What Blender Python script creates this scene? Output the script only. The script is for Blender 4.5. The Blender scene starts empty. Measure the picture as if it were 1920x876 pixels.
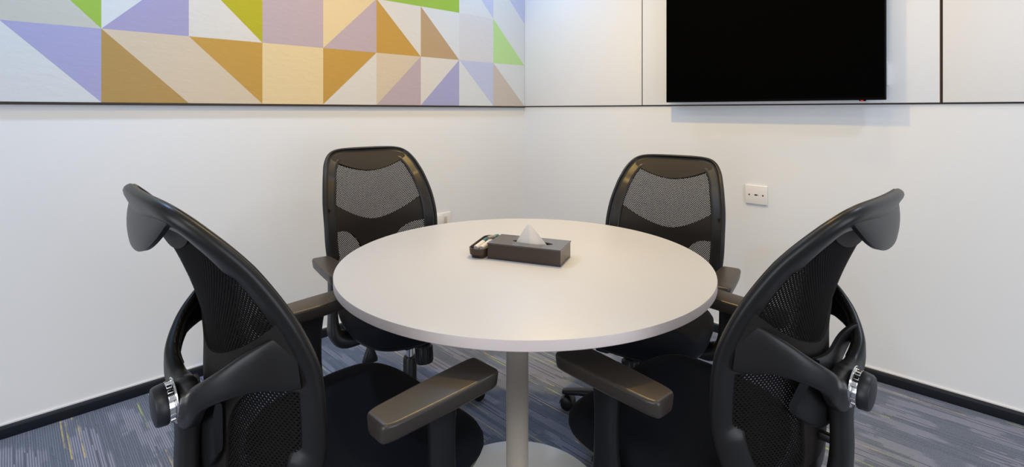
import bpy, bmesh, math, random
from mathutils import Vector, Matrix
C = bpy.context.scene
PI = math.pi

# ------------------------------------------------------------------ camera
H = 1.202
F = 930.0
cam = bpy.data.cameras.new('camera')
camo = bpy.data.objects.new('camera', cam)
C.collection.objects.link(camo)
camo.location = (0, 0, H)
camo.rotation_euler = (PI / 2, 0, 0)
cam.sensor_width = 36
cam.lens = 36 * F / 1920
cam.shift_y = -(438 - 208) / 1920
cam.clip_start = 0.02
C.camera = camo
C.view_settings.view_transform = 'Standard'
C.view_settings.look = 'None'
C.view_settings.gamma = 1
C.view_settings.use_curve_mapping = False
C.view_settings.exposure = 0.0

# ------------------------------------------------------------------ world
w = bpy.data.worlds.new('world')
C.world = w
w.use_nodes = True
w.node_tree.nodes['Background'].inputs[0].default_value = (0.75, 0.85, 1, 1)
w.node_tree.nodes['Background'].inputs[1].default_value = 0.0

# ------------------------------------------------------------------ room frame
CX, CY = 0.0867, 3.665                       # the room corner the camera looks at
UL = Vector((-0.7288, -0.6847, 0))           # along the left wall, away from the corner
UR = Vector((0.7288, -0.6847, 0))            # along the right wall
NL = Vector((0.6847, -0.7288, 0))            # inward normals
NR = Vector((-0.6847, -0.7288, 0))
CO = Vector((CX, CY, 0))
CEIL = 2.6

def onL(s, z, off=0.0): return CO + UL * s + NL * off + Vector((0, 0, z))
def onR(s, z, off=0.0): return CO + UR * s + NR * off + Vector((0, 0, z))

# recessed ceiling downlights: (position, lamp radius, power in watts per colour channel)
DOWN = [
    (onR(0.45, 0, 0.42), 0.07, (2.1, 2.25, 2.4)),
    (onL(1.65, 0, 0.52), 0.06, (4.8, 4.0, 2.7)),
    (onL(2.5, 0, 0.55), 0.06, (4.0, 6.6, 11.0)),
    (onR(1.30, 0, 1.13), 0.055, (16.8, 11.2, 3.4)),
    (onR(3.1, 0, 0.8), 0.06, (6.5, 7.5, 9.0)),
    (onL(0.6, 0, 0.42), 0.06, (0.5, 1.7, 4.0)),  # added lamp that cools the corner, no known fixture
    (onR(2.1, 0, 0.5), 0.06, (3.2, 2.1, 0.8)),  # added lamp that warms the right wall
    (Vector((0, 1.5, 0)), 0.07, (3.2, 2.3, 1.0)),  # added lamp over the table, warms the middle of both walls
]
FILL_PANELS = [(0.0, -0.9, (12.0, 11.5, 9.0))]  # unseen panel added behind the camera as soft fill
# cool fill from made-up windows on the two walls behind the camera
FILL_TINT = (0.85, 0.91, 1.0)
FILL_WATTS = [(31, 32.5, 36), (29, 30.5, 35)]

# ------------------------------------------------------------------ materials
def mat(name, col, rough=0.5, metal=0.0, spec=0.5, coat=0.0):
    m = bpy.data.materials.new(name); m.use_nodes = True
    b = m.node_tree.nodes['Principled BSDF']
    b.inputs['Base Color'].default_value = (*col, 1)
    b.inputs['Roughness'].default_value = rough
    b.inputs['Metallic'].default_value = metal
    b.inputs['Specular IOR Level'].default_value = spec
    b.inputs['Coat Weight'].default_value = coat
    return m

def srgb(r, g, b):
    f = lambda c: (c / 255 / 12.92) if c / 255 <= 0.04045 else ((c / 255 + 0.055) / 1.055) ** 2.4
    return (f(r), f(g), f(b))

def bump(m, scale, strength, dist=0.001, stretch=None, detail=3):
    nt = m.node_tree; b = nt.nodes['Principled BSDF']
    tc = nt.nodes.new('ShaderNodeTexCoord'); n = nt.nodes.new('ShaderNodeTexNoise')
    n.inputs['Scale'].default_value = scale; n.inputs['Detail'].default_value = detail
    bm_ = nt.nodes.new('ShaderNodeBump'); bm_.inputs['Strength'].default_value = strength
    bm_.inputs['Distance'].default_value = dist
    if stretch:
        mp = nt.nodes.new('ShaderNodeMapping'); mp.inputs['Scale'].default_value = stretch
        nt.links.new(tc.outputs['Object'], mp.inputs[0]); nt.links.new(mp.outputs[0], n.inputs['Vector'])
    else:
        nt.links.new(tc.outputs['Object'], n.inputs['Vector'])
    nt.links.new(n.outputs['Fac'], bm_.inputs['Height'])
    nt.links.new(bm_.outputs[0], b.inputs['Normal'])
    return m

M = {}
M['wall'] = bump(mat('wall_paint', (0.803, 0.812, 0.814), 0.55), 60, 0.12)
M['ceiling'] = mat('ceiling_paint', (0.78, 0.78, 0.77), 0.8)
M['panel'] = mat('white_laminate', (0.85, 0.85, 0.84), 0.4)
M['gap'] = mat('shadow_gap', (0.030, 0.018, 0.010), 0.6)
M['gapbrown'] = mat('brown_edge_band', (0.16, 0.07, 0.025), 0.5)
M['baseboard'] = mat('black_baseboard', (0.007, 0.009, 0.014), 0.35, spec=0.25)
M['caulk'] = mat('white_sealant', (0.75, 0.74, 0.74), 0.4)
M['table'] = bump(mat('table_laminate', (0.52, 0.525, 0.55), 0.42), 8, 0.02)
M['edge'] = mat('table_edge_band', (0.66, 0.57, 0.54), 0.45)
M['pole'] = mat('painted_steel', (0.52, 0.45, 0.36), 0.32)
M['base'] = bump(mat('base_paint', (0.86, 0.88, 0.89), 0.3), 30, 0.05)
M['bolt'] = mat('bolt_steel', (0.5, 0.48, 0.45), 0.35, 1.0)
M['plastic'] = bump(mat('black_plastic', (0.009, 0.0088, 0.009), 0.38, spec=0.35), 900, 0.06, 0.0004)
M['plastic2'] = mat('satin_black_frame', (0.0095, 0.0085, 0.008), 0.37, spec=0.38)
M['backcloth'] = bump(mat('back_fabric', (0.013, 0.0095, 0.0075), 0.62, spec=0.3), 1500, 0.2, 0.0004)
M['pad'] = bump(mat('armrest_rubber', (0.036, 0.028, 0.022), 0.36), 1200, 0.08, 0.0003)
M['cloth'] = bump(mat('black_seat_fabric', (0.0050, 0.0062, 0.0095), 0.95, spec=0.2), 1500, 0.35, 0.0006)
M['knob'] = mat('black_rubber_knob', (0.013, 0.013, 0.016), 0.42)
M['chrome'] = mat('chrome', (0.80, 0.79, 0.77), 0.10, 1.0)
M['tv'] = mat('tv_screen', (0.0004, 0.0004, 0.0004), 0.65, spec=0.02)
M['tvframe'] = mat('tv_bezel', (0.001, 0.001, 0.001), 0.5, spec=0.08)
M['steel'] = mat('dark_steel', (0.05, 0.05, 0.05), 0.4, 0.8)
M['switch'] = mat('white_plastic', (0.82, 0.80, 0.77), 0.30)
M['switchgrey'] = mat('cream_plastic', (0.55, 0.50, 0.42), 0.35)
M['brass'] = mat('brass_screw', (0.30, 0.20, 0.08), 0.35, 0.8)
M['dark'] = mat('dark_void', (0.004, 0.004, 0.004), 0.6)
M['leather'] = bump(mat('dark_brown_leatherette', (0.034, 0.018, 0.012), 0.22, spec=0.5, coat=0.2), 700, 0.04, 0.0003)
M['lid'] = bump(mat('dark_glossy_leatherette', (0.022, 0.014, 0.014), 0.14, spec=0.9, coat=0.8), 700, 0.03, 0.0003)
M['tissue'] = bump(mat('tissue_paper', (0.86, 0.77, 0.68), 0.95), 60, 0.35, 0.0015)
M['caddy'] = mat('brown_caddy_plastic', (0.050, 0.028, 0.016), 0.35)
M['marker'] = mat('marker_white', (0.62, 0.58, 0.54), 0.35)
M['teal'] = mat('marker_teal', (0.02, 0.13, 0.13), 0.4)
M['grey'] = mat('marker_grey', (0.25, 0.24, 0.22), 0.5)
M['white'] = mat('fixture_white', (0.8, 0.8, 0.8), 0.4)

def emis(name, col, s):
    m = bpy.data.materials.new(name); m.use_nodes = True
    nt = m.node_tree; nt.nodes.clear()
    e = nt.nodes.new('ShaderNodeEmission'); o = nt.nodes.new('ShaderNodeOutputMaterial')
    e.inputs[0].default_value = (*col, 1); e.inputs[1].default_value = s
    nt.links.new(e.outputs[0], o.inputs[0]); return m

M['led'] = emis('standby_led', (1, 0.05, 0.03), 1.2)

class N:
    """tiny node-math helper"""
    def __init__(s, nt): s.nt = nt
    def _in(s, sock, v):
        if isinstance(v, (int, float)): sock.default_value = v
        elif isinstance(v, (tuple, list)): sock.default_value = v
        else: s.nt.links.new(v, sock)
    def m(s, op, a, b=0.0, c=0.0):
        n = s.nt.nodes.new('ShaderNodeMath'); n.operation = op
        s._in(n.inputs[0], a); s._in(n.inputs[1], b); s._in(n.inputs[2], c)
        return n.outputs[0]
    def dot(s, v, k):
        n = s.nt.nodes.new('ShaderNodeVectorMath'); n.operation = 'DOT_PRODUCT'
        s._in(n.inputs[0], v); n.inputs[1].default_value = k
        return n.outputs['Value']
    def comb(s, x, y, z=0.0):
        n = s.nt.nodes.new('ShaderNodeCombineXYZ')
        s._in(n.inputs[0], x); s._in(n.inputs[1], y); s._in(n.inputs[2], z); return n.outputs[0]
    def white(s, v):
        n = s.nt.nodes.new('ShaderNodeTexWhiteNoise'); n.noise_dimensions = '3D'
        s._in(n.inputs['Vector'], v); return n.outputs['Value']
    def noise(s, v, scale, detail=2.0):
        n = s.nt.nodes.new('ShaderNodeTexNoise'); s._in(n.inputs['Vector'], v)
        n.inputs['Scale'].default_value = scale; n.inputs['Detail'].default_value = detail
        return n.outputs['Fac']
    def mix(s, f, a, b):
        n = s.nt.nodes.new('ShaderNodeMix'); n.data_type = 'RGBA'
        s._in(n.inputs[0], f); s._in(n.inputs[6], a); s._in(n.inputs[7], b); return n.outputs[2]
    def ramp(s, v, lo, hi):
        n = s.nt.nodes.new('ShaderNodeMapRange'); s._in(n.inputs[0], v)
        n.inputs[1].default_value = lo; n.inputs[2].default_value = hi; return n.outputs[0]

def carpet_mat():
    m = bpy.data.materials.new('striped_carpet'); m.use_nodes = True
    nt = m.node_tree; b = nt.nodes['Principled BSDF']; n = N(nt)
    tc = nt.nodes.new('ShaderNodeTexCoord'); P = tc.outputs['Object']
    a = n.dot(P, (-0.713, 0.7016, 0)); c = n.dot(P, (0.7016, 0.713, 0))
    PITCH = 0.0066
    ribf = n.m('DIVIDE', c, PITCH)
    rib = n.m('MULTIPLY_ADD', n.m('SINE', n.m('MULTIPLY', ribf, 2 * PI)), 0.5, 0.5)
    cell = n.m('FLOOR', ribf)
    # soft blocks, long along the ribs
    strip = n.m('FLOOR', n.m('DIVIDE', c, PITCH * 3))
    blk = n.noise(n.comb(n.m('MULTIPLY', a, 3.0), n.m('MULTIPLY', strip, 0.26)), 1.0, 1.5)
    edge_ = n.m('MULTIPLY', n.m('SUBTRACT', n.white(n.comb(strip, n.m('FLOOR', n.m('MULTIPLY', a, 9.0)), 4.0)), 0.5), 0.06)
    fz = n.m('MULTIPLY', n.m('SUBTRACT', n.noise(P, 420.0, 2.0), 0.5), 0.10)
    blkm = n.m('MULTIPLY', n.ramp(n.m('ADD', n.m('ADD', blk, edge_), fz), 0.475, 0.51), 0.85)
    fuzz = n.noise(P, 330.0, 2.0)
    fuzz2 = n.noise(n.comb(n.m('MULTIPLY', a, 60), n.m('MULTIPLY', c, 220)), 1.0, 2.0)
    deep = (0.040, 0.056, 0.092, 1); mid = (0.170, 0.200, 0.262, 1); lav = (0.345, 0.365, 0.455, 1)
    plain = n.mix(n.ramp(fuzz, 0.30, 0.70), deep, mid)
    plain = n.mix(n.m('MULTIPLY', rib, 0.60), plain, (0.230, 0.258, 0.330, 1))
    light = n.mix(n.m('MULTIPLY', n.m('SUBTRACT', 1.0, rib), 0.80), lav, (0.085, 0.100, 0.150, 1))
    light = n.mix(n.ramp(fuzz2, 0.30, 0.75), light, n.mix(0.35, light, (0.16, 0.18, 0.26, 1)))
    base = n.mix(blkm, plain, light)
    # dark broken threads inside the light blocks
    seg = n.m('FLOOR', n.m('DIVIDE', n.m('ADD', a, n.m('MULTIPLY', n.white(n.comb(cell, 7.3)), 0.5)), 0.17))
    thr = n.m('GREATER_THAN', n.white(n.comb(cell, seg, 1.0)), 0.80)
    core = n.m('LESS_THAN', n.m('ABSOLUTE', n.m('SUBTRACT', n.m('FRACT', ribf), 0.25)), 0.22)
    thr = n.m('MULTIPLY', thr, n.m('MULTIPLY', core, n.m('MULTIPLY_ADD', blkm, 0.7, 0.3)))
    base = n.mix(n.m('MULTIPLY', thr, 0.8), base, (0.022, 0.026, 0.048, 1))
    # coloured threads
    seg2 = n.m('FLOOR', n.m('DIVIDE', n.m('ADD', a, n.m('MULTIPLY', n.white(n.comb(cell, 3.1)), 0.7)), 0.30))
    cell2 = n.m('FLOOR', n.m('DIVIDE', c, PITCH))
    cw = n.white(n.comb(cell2, seg2, 5.0))
    cm = n.m('GREATER_THAN', cw, 0.976)
    thin = n.m('LESS_THAN', n.m('ABSOLUTE', n.m('SUBTRACT', n.m('FRACT', ribf), 0.5)), 0.36)
    fade = n.m('MULTIPLY', n.ramp(n.noise(n.comb(n.m('MULTIPLY', a, 9), n.m('MULTIPLY', c, 60)), 1.0, 2.0), 0.36, 0.56), n.ramp(n.noise(P, 300.0, 1.0), 0.35, 0.50))
    cm = n.m('MULTIPLY', n.m('MULTIPLY', cm, thin), fade)
    hue = n.m('GREATER_THAN', n.white(n.comb(cell2, seg2, 9.0)), 0.62)
    colr = n.mix(hue, (0.44, 0.56, 0.17, 1), (0.58, 0.48, 0.20, 1))
    base = n.mix(n.m('MULTIPLY', cm, 0.9), base, colr)
    nt.links.new(base, b.inputs['Base Color'])
    b.inputs['Roughness'].default_value = 0.95
    b.inputs['Specular IOR Level'].default_value = 0.15
    bp = nt.nodes.new('ShaderNodeBump'); bp.inputs['Strength'].default_value = 0.5; bp.inputs['Distance'].default_value = 0.002
    nt.links.new(n.m('ADD', rib, n.m('MULTIPLY', fuzz, 0.8)), bp.inputs['Height'])
    nt.links.new(bp.outputs[0], b.inputs['Normal'])
    return m
M['carpet'] = carpet_mat()

def mesh_mat():
    m = bpy.data.materials.new('open_mesh_fabric'); m.use_nodes = True
    nt = m.node_tree; b = nt.nodes['Principled BSDF']; n = N(nt)
    b.inputs['Base Color'].default_value = (0.007, 0.006, 0.0055, 1); b.inputs['Roughness'].default_value = 0.8; b.inputs['Specular IOR Level'].default_value = 0.15
    uv = nt.nodes.new('ShaderNodeUVMap')
    sp = nt.nodes.new('ShaderNodeSeparateXYZ'); nt.links.new(uv.outputs[0], sp.inputs[0])
    u = n.m('DIVIDE', sp.outputs[0], 0.0076); v = n.m('DIVIDE', sp.outputs[1], 0.0046)
    row = n.m('FLOOR', v)
    u2 = n.m('ADD', u, n.m('MULTIPLY', n.m('MODULO', n.m('ABSOLUTE', row), 2.0), 0.5))
    du = n.m('DIVIDE', n.m('SUBTRACT', n.m('FRACT', u2), 0.5), 0.29)
    dv = n.m('DIVIDE', n.m('SUBTRACT', n.m('FRACT', v), 0.5), 0.33)
    d = n.m('ADD', n.m('MULTIPLY', du, du), n.m('MULTIPLY', dv, dv))
    hole = n.m('LESS_THAN', d, 1.0)
    tr = nt.nodes.new('ShaderNodeBsdfTransparent'); mx = nt.nodes.new('ShaderNodeMixShader')
    nt.links.new(hole, mx.inputs[0]); nt.links.new(b.outputs[0], mx.inputs[1]); nt.links.new(tr.outputs[0], mx.inputs[2])
    nt.links.new(mx.outputs[0], nt.nodes['Material Output'].inputs[0])
    return m
M['mesh'] = mesh_mat()

# ------------------------------------------------------------------ mesh helpers
def link(name, bm, m, parent=None, smooth=True, angle=40):
    me = bpy.data.meshes.new(name)
    bmesh.ops.recalc_face_normals(bm, faces=bm.faces)
    bm.to_mesh(me); bm.free()
    if smooth:
        for p in me.polygons: p.use_smooth = True
        me.set_sharp_from_angle(angle=math.radians(angle))
    o = bpy.data.objects.new(name, me)
    for k in (m if isinstance(m, (list, tuple)) else [m]): me.materials.append(k)
    C.collection.objects.link(o)
    if parent: o.parent = parent
    return o

def tag(o, label=None, cat=None, group=None, kind=None):
    if label: o['label'] = label
    if cat: o['category'] = cat
    if group: o['group'] = group
    if kind: o['kind'] = kind
    return o

def thing(name, label, cat, loc=(0, 0, 0), rz=0.0, group=None):
    o = bpy.data.objects.new(name, None); C.collection.objects.link(o)
    o.empty_display_size = 0.1
    o.location = loc; o.rotation_euler = (0, 0, rz)
    return tag(o, label, cat, group)

def loft(bm, rings, closed=False, caps=True, mi=0):
    V = [[bm.verts.new(p) for p in r] for r in rings]
    n = len(rings[0]); R = len(V)
    for i in range(R if closed else R - 1):
        A, B = V[i], V[(i + 1) % R]
        for j in range(n):
            f = bm.faces.new((A[j], A[(j + 1) % n], B[(j + 1) % n], B[j])); f.material_index = mi
    if caps and not closed:
        bm.faces.new(V[0]); bm.faces.new(V[-1][::-1])
    return bm

def sq(n, hw, hh, p=4.0):
    """superellipse section in 2D"""
    out = []
    for i in range(n):
        t = 2 * PI * (i + 0.5) / n
        c, s = math.cos(t), math.sin(t)
        out.append((hw * math.copysign(abs(c) ** (2 / p), c), hh * math.copysign(abs(s) ** (2 / p), s)))
    return out

def catmull(pts, per=6, closed=False):
    P = [Vector(p) for p in pts]; n = len(P); out = []
    rng = range(n) if closed else range(n - 1)
    for i in rng:
        p1, p2 = P[i], P[(i + 1) % n]
        p0 = P[i - 1] if (closed or i > 0) else p1 * 2 - p2
        p3 = P[(i + 2) % n] if (closed or i + 2 < n) else p2 * 2 - p1
        for k in range(per):
            t = k / per
            out.append(0.5 * ((2 * p1) + (p2 - p0) * t + (2 * p0 - 5 * p1 + 4 * p2 - p3) * t * t + (3 * p1 - p0 - 3 * p2 + p3) * t ** 3))
    if not closed: out.append(P[-1].copy())
    return out

def interp(tab, x):
    """smooth interpolation in a table [(x, y), ...]"""
    if x <= tab[0][0]: return tab[0][1]
    if x >= tab[-1][0]: return tab[-1][1]
    for i in range(len(tab) - 1):
        if tab[i][0] <= x <= tab[i + 1][0]:
            x1, y1 = tab[i]; x2, y2 = tab[i + 1]
            x0, y0 = tab[i - 1] if i else (2 * x1 - x2, 2 * y1 - y2)
            x3, y3 = tab[i + 2] if i + 2 < len(tab) else (2 * x2 - x1, 2 * y2 - y1)
            h = x2 - x1; t = (x - x1) / h
            m1 = (y2 - y0) / (x2 - x0) * h; m2 = (y3 - y1) / (x3 - x1) * h
            return (2*t**3-3*t*t+1)*y1 + (t**3-2*t*t+t)*m1 + (-2*t**3+3*t*t)*y2 + (t**3-t*t)*m2

def sweep(bm, path, sections, up=Vector((0, 0, 1)), closed=False, caps=True):
    """path: points; sections: per point list of (a, b) offsets; a along side, b along up-ish"""
    n = len(path); rings = []
    for i, p in enumerate(path):
        if closed: t = path[(i + 1) % n] - path[i - 1]
        else: t = path[min(i + 1, n - 1)] - path[max(i - 1, 0)]
        t = t.normalized()
        u = up[i] if isinstance(up, list) else up
        s = t.cross(u)
        if s.length < 1e-6: s = Vector((1, 0, 0))
        s.normalize(); uu = s.cross(t).normalized()
        sec = sections[i] if isinstance(sections[0], list) else sections
        rings.append([p + s * a + uu * b for a, b in sec])
    return loft(bm, rings, closed, caps)

def box(bm, c, h, mtx=None, bev=0.0, seg=2, mi=0):
    g = bmesh.ops.create_cube(bm, size=1.0)
    vs = g['verts']
    for v in vs: v.co = Vector((v.co.x * 2 * h[0], v.co.y * 2 * h[1], v.co.z * 2 * h[2]))
    fs = set(f for v in vs for f in v.link_faces)
    if bev > 0:
        es = list(set(e for v in vs for e in v.link_edges))
        r = bmesh.ops.bevel(bm, geom=es, offset=bev, segments=seg, affect='EDGES', profile=0.5)
        vs = list(set(v for f in r['faces'] for v in f.verts) | set(v for v in vs if v.is_valid))
        fs = set(f for v in vs for f in v.link_faces)
    for v in vs:
        p = v.co + Vector(c)
        v.co = (mtx @ p) if mtx else p
    for f in fs: f.material_index = mi
    return bm

def lathe(bm, prof, n=48, c=(0, 0, 0), mtx=None, mi=0):
    """prof: (r, z); r=0 ends close"""
    c = Vector(c); rows = []
    T = (lambda p: mtx @ p) if mtx else (lambda p: p)
    for r, z in prof:
        if r < 1e-7: rows.append([bm.verts.new(T(c + Vector((0, 0, z))))])
        else: rows.append([bm.verts.new(T(c + Vector((r * math.cos(2*PI*i/n), r * math.sin(2*PI*i/n), z)))) for i in range(n)])
    for A, B in zip(rows, rows[1:]):
        for i in range(n):
            j = (i + 1) % n
            if len(A) == 1 and len(B) == 1: continue
            if len(A) == 1: f = bm.faces.new((A[0], B[i], B[j]))
            elif len(B) == 1: f = bm.faces.new((A[i], A[j], B[0]))
            else: f = bm.faces.new((A[i], A[j], B[j], B[i]))
            f.material_index = mi
    return bm

def new(): return bmesh.new()

def wall_frame(side):
    """matrix: local x along wall from the corner, y inward, z up"""
    U, Nn = (UL, NL) if side == 'L' else (UR, NR)
    m = Matrix.Identity(4)
    for i in range(3):
        m[i][0] = U[i]; m[i][1] = Nn[i]; m[i][2] = (0, 0, 1)[i]; m[i][3] = CO[i]
    return m
WL, WR = wall_frame('L'), wall_frame('R')

# ------------------------------------------------------------------ structure
LEN = 5.2
def prism(bm, pts, z0, z1):
    a = [bm.verts.new((x, y, z0)) for x, y in pts]; b = [bm.verts.new((x, y, z1)) for x, y in pts]
    n = len(pts)
    bm.faces.new(a[::-1]); bm.faces.new(b)
    for i in range(n): bm.faces.new((a[i], a[(i+1) % n], b[(i+1) % n], b[i]))
    return bm
PL = CO + UL * LEN; PR = CO + UR * LEN; PB = CO + (UL + UR) * LEN
ctr = (CO + PB) / 2
def out(p, k=1.05):
    return (ctr.x + (p.x - ctr.x) * k, ctr.y + (p.y - ctr.y) * k)
o = link('floor', prism(new(), [out(CO), out(PL), out(PB), out(PR)], -0.05, 0), M['carpet'], smooth=False); tag(o, kind='structure')
o = link('ceiling', prism(new(), [out(CO), out(PL), out(PB), out(PR)], CEIL, CEIL + 0.05), M['ceiling'], smooth=False); tag(o, kind='structure')
def wall(name, A, B):
    oA, oB = out(A), out(B)
    o = link(name, prism(new(), [(A.x, A.y), (B.x, B.y), oB, oA], 0, CEIL), M['wall'], smooth=False)
    return tag(o, kind='structure')
wall('wall_left', CO, PL); wall('wall_right', CO, PR); wall('wall_back_left', PL, PB); wall('wall_back_right', PR, PB)

FILL_WINDOWS = []  # frames and glowing panes added for fill light, laid on uncut walls
for n_, (org, U_, Nn_) in enumerate(((PL, UR, UL * -1), (PR, UL, UR * -1))):
    m = Matrix.Identity(4)
    for i in range(3):
        m[i][0] = U_[i]; m[i][1] = Nn_[i]; m[i][2] = (0, 0, 1)[i]; m[i][3] = org[i]
    x0, x1, z0, z1 = 1.2, 3.8, 0.35, 1.65
    bm = new()
    for a, b_, c_, d_ in ((x0, x1, z0 - 0.04, z0), (x0, x1, z1, z1 + 0.04), (x0 - 0.04, x0, z0 - 0.04, z1 + 0.04), (x1, x1 + 0.04, z0 - 0.04, z1 + 0.04), ((x0 + x1) / 2 - 0.02, (x0 + x1) / 2 + 0.02, z0, z1)):
        box(bm, ((a + b_) / 2, 0.02, (c_ + d_) / 2), ((b_ - a) / 2, 0.02, (d_ - c_) / 2), m)
    o = link('window_%d' % (n_ + 1), bm, M['baseboard'], smooth=False); tag(o, kind='structure')
    bm = new(); box(bm, ((x0 + x1) / 2, 0.006, (z0 + z1) / 2), ((x1 - x0) / 2, 0.004, (z1 - z0) / 2), m)
    p = link('window_pane', bm, emis('frosted_daylight', FILL_TINT, 1.1), o, smooth=False)
    l = bpy.data.lights.new('window_light', 'AREA'); l.shape = 'RECTANGLE'; l.size = x1 - x0; l.size_y = z1 - z0; l.color = [v / max(FILL_WATTS[n_]) for v in FILL_WATTS[n_]]; l.energy = max(FILL_WATTS[n_])
    lo = bpy.data.objects.new('window_light', l); C.collection.objects.link(lo)
    d = Nn_.normalized()
    lo.location = m @ Vector(((x0 + x1) / 2, 0.05, (z0 + z1) / 2))
    lo.rotation_euler = d.to_track_quat('-Z', 'Z').to_euler()

for side, W in (('left', WL), ('right', WR)):
    bm = new()
    # profile of the skirting: bottom face, rounded top
    pr = [(0.0, 0.0), (0.014, 0.0), (0.014, 0.034), (0.0125, 0.040), (0.010, 0.0435), (0.006, 0.0455), (0.0, 0.046)]
    rings = [[W @ Vector((s, a, z)) for a, z in pr] for s in (0.0, LEN)]
    loft(bm, rings)
    o = link('baseboard_' + side, bm, M['baseboard'], angle=50); tag(o, kind='structure')
    bm = new(); box(bm, (LEN / 2, 0.002, 0.0485), (LEN / 2, 0.004, 0.0026), W)
    o = link('trim_1' if side == 'left' else 'trim_2', bm, M['caulk'], smooth=False); tag(o, kind='structure')

# ------------------------------------------------------------------ geometric mural on the left wall
def sL(px, off=0.020):      # distance along the left wall seen at pixel column px
    k = (px - 960) / F
    c0 = CO + NL * off
    return (c0.x - k * c0.y) / (k * UL.y - UL.x)
cols = [0.0] + [sL(p) for p in (925, 861, 789, 706, 606, 492, 354, 190)] + [sL(-2)]
cols[0] = 0.012
st = (cols[9] - cols[1]) / 8
while cols[-1] < 3.6: cols.append(cols[-1] + st)
ZB = 1.2365
rows = [ZB, 1.2365 + 0.2975, 1.2365 + 0.605, 1.2365 + 0.9125, 1.2365 + 1.22]
pal = {
 'white': srgb(208, 212, 213), 'pale': srgb(212, 208, 200), 'beige': srgb(206, 190, 165), 'cream': srgb(220, 198, 152),
 'ochre': srgb(188, 146, 62), 'brown': srgb(172, 138, 74), 'tan': srgb(178, 150, 112), 'mauve': srgb(182, 164, 170),
 'lav': srgb(158, 153, 188), 'peri': srgb(160, 160, 198), 'blue': srgb(184, 190, 216), 'greige': srgb(192, 182, 172),
 'green': srgb(146, 182, 62), 'lime': srgb(174, 168, 12), 'mint': srgb(176, 212, 142), 'grey': srgb(204, 204, 206), 'stone': srgb(190, 190, 180)}
pk = list(pal)
def paint(name, c):
    m = mat('mural_' + name, c, 0.5)
    return bump(m, 26, 0.5, 0.0022, (1, 1, 2.2), 4)
pm = [paint(k, pal[k]) for k in pk]
# cell: (diagonal, first colour, second colour); '\\' runs top-left to bottom-right (first = lower-left), '/' (first = upper-left)
R0 = [('\\', 'greige', 'white'), ('\\', 'white', 'blue'), ('/', 'pale', 'peri'), ('/', 'beige', 'mauve'), ('/', 'ochre', 'pale'),
      ('.', 'cream', ''), ('\\', 'beige', 'ochre'), ('\\', 'brown', 'beige'), ('\\', 'white', 'peri')]
R1 = [('\\', 'mint', 'white'), ('.', 'grey', ''), ('\\', 'tan', 'white'), ('\\', 'ochre', 'pale'), ('/', 'cream', 'mauve'),
      ('.', 'mauve', ''), ('\\', 'pale', 'lime'), ('/', 'white', 'lav'), ('\\', 'stone', 'green')]
R2 = [('\\', 'white', 'blue'), ('\\', 'white', 'blue'), ('.', 'green', ''), ('.', 'green', '')]
rnd = random.Random(5)
def rc():
    return (rnd.choice('\\/.'), rnd.choice(['white', 'pale', 'beige', 'ochre', 'peri', 'grey']), rnd.choice(['green', 'mauve', 'blue', 'tan', 'cream', 'white']))
mural = thing('mural_board', 'long board painted with lavender, ochre and green triangles on the left wall', 'mural', onL(0, 0))
mural.matrix_world = WL
bm = new()
TH = 0.020
for r in range(4):
    tab = (R0, R1, R2, [])[r]
    for c in range(len(cols) - 1):
        d, A, B = tab[c] if c < len(tab) else rc()
        xr, xl = cols[c], cols[c + 1]           # right edge is nearer the corner
        z0, z1 = rows[r], rows[r + 1]
        BR, BL, TR, TL = (Vector((x, TH, z)) for x, z in ((xr, z0), (xl, z0), (xr, z1), (xl, z1)))
        def tri(pts, k):
            f = bm.faces.new([bm.verts.new(p) for p in pts]); f.material_index = pk.index(k)
        if d == '.': tri((BR, BL, TL, TR), A)
        elif d == '\\': tri((TL, BL, BR), A); tri((TL, BR, TR), B)
        else: tri((BL, TL, TR), A); tri((BL, TR, BR), B)
bmesh.ops.remove_doubles(bm, verts=bm.verts, dist=1e-5)
o = link('painted_face', bm, pm, mural, smooth=False)
for p in o.data.polygons:
    pass
bm = new(); box(bm, ((cols[0] + cols[-1]) / 2, TH / 2 - 0.0005, (rows[0] + rows[-1]) / 2), ((cols[-1] - cols[0]) / 2, TH / 2 - 0.0006, (rows[-1] - rows[0]) / 2))
link('backing_board', bm, M['panel'], mural, smooth=False)
bm = new(); box(bm, ((cols[0] + cols[-1]) / 2, 0.0115, ZB - 0.0055), ((cols[-1] - cols[0]) / 2, 0.0113, 0.0052), bev=0.001)
link('edge_trim', bm, M['gap'], mural)
for v in ():
    pass

# ------------------------------------------------------------------ white panels and seams on the right wall
def sR(px, off=0.0):
    k = (px - 960) / F
    c0 = CO + NR * off
    return (k * c0.y - c0.x) / (UR.x - k * UR.y)
ZS = 1.2330
seams = [0.016, sR(1205.5), sR(1766), 4.2]
labs = ['white wall panel beside the corner, left of the television', 'white wall panel carrying the television',
        'white wall panel at the right edge, beyond the dark vertical seam']
for i in range(3):
    a = seams[i] + (0.0035 if i else 0); b_ = seams[i + 1] - 0.0035 - (0.003 if i == 1 else 0)
    bm = new(); box(bm, ((a + b_) / 2, 0.006, (ZS + 0.004 + CEIL - 0.004) / 2), ((b_ - a) / 2, 0.0055, (CEIL - 0.004 - ZS - 0.004) / 2), WR, bev=0.0012)
    o = link('wall_panel', bm, M['panel']); tag(o, labs[i], 'wall panel', 'white panels lining the upper right wall')
bm = new(); box(bm, (2.1, 0.0022, ZS + 0.0005), (2.1, 0.0022, 0.0035), WR)
for s in (seams[1], seams[2]):
    box(bm, (s, 0.0020, (ZS + CEIL) / 2), (0.0045, 0.0020, (CEIL - ZS) / 2 - 0.002), WR)
o = link('trim_3', bm, M['gap'], smooth=False); tag(o, kind='structure')
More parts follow.
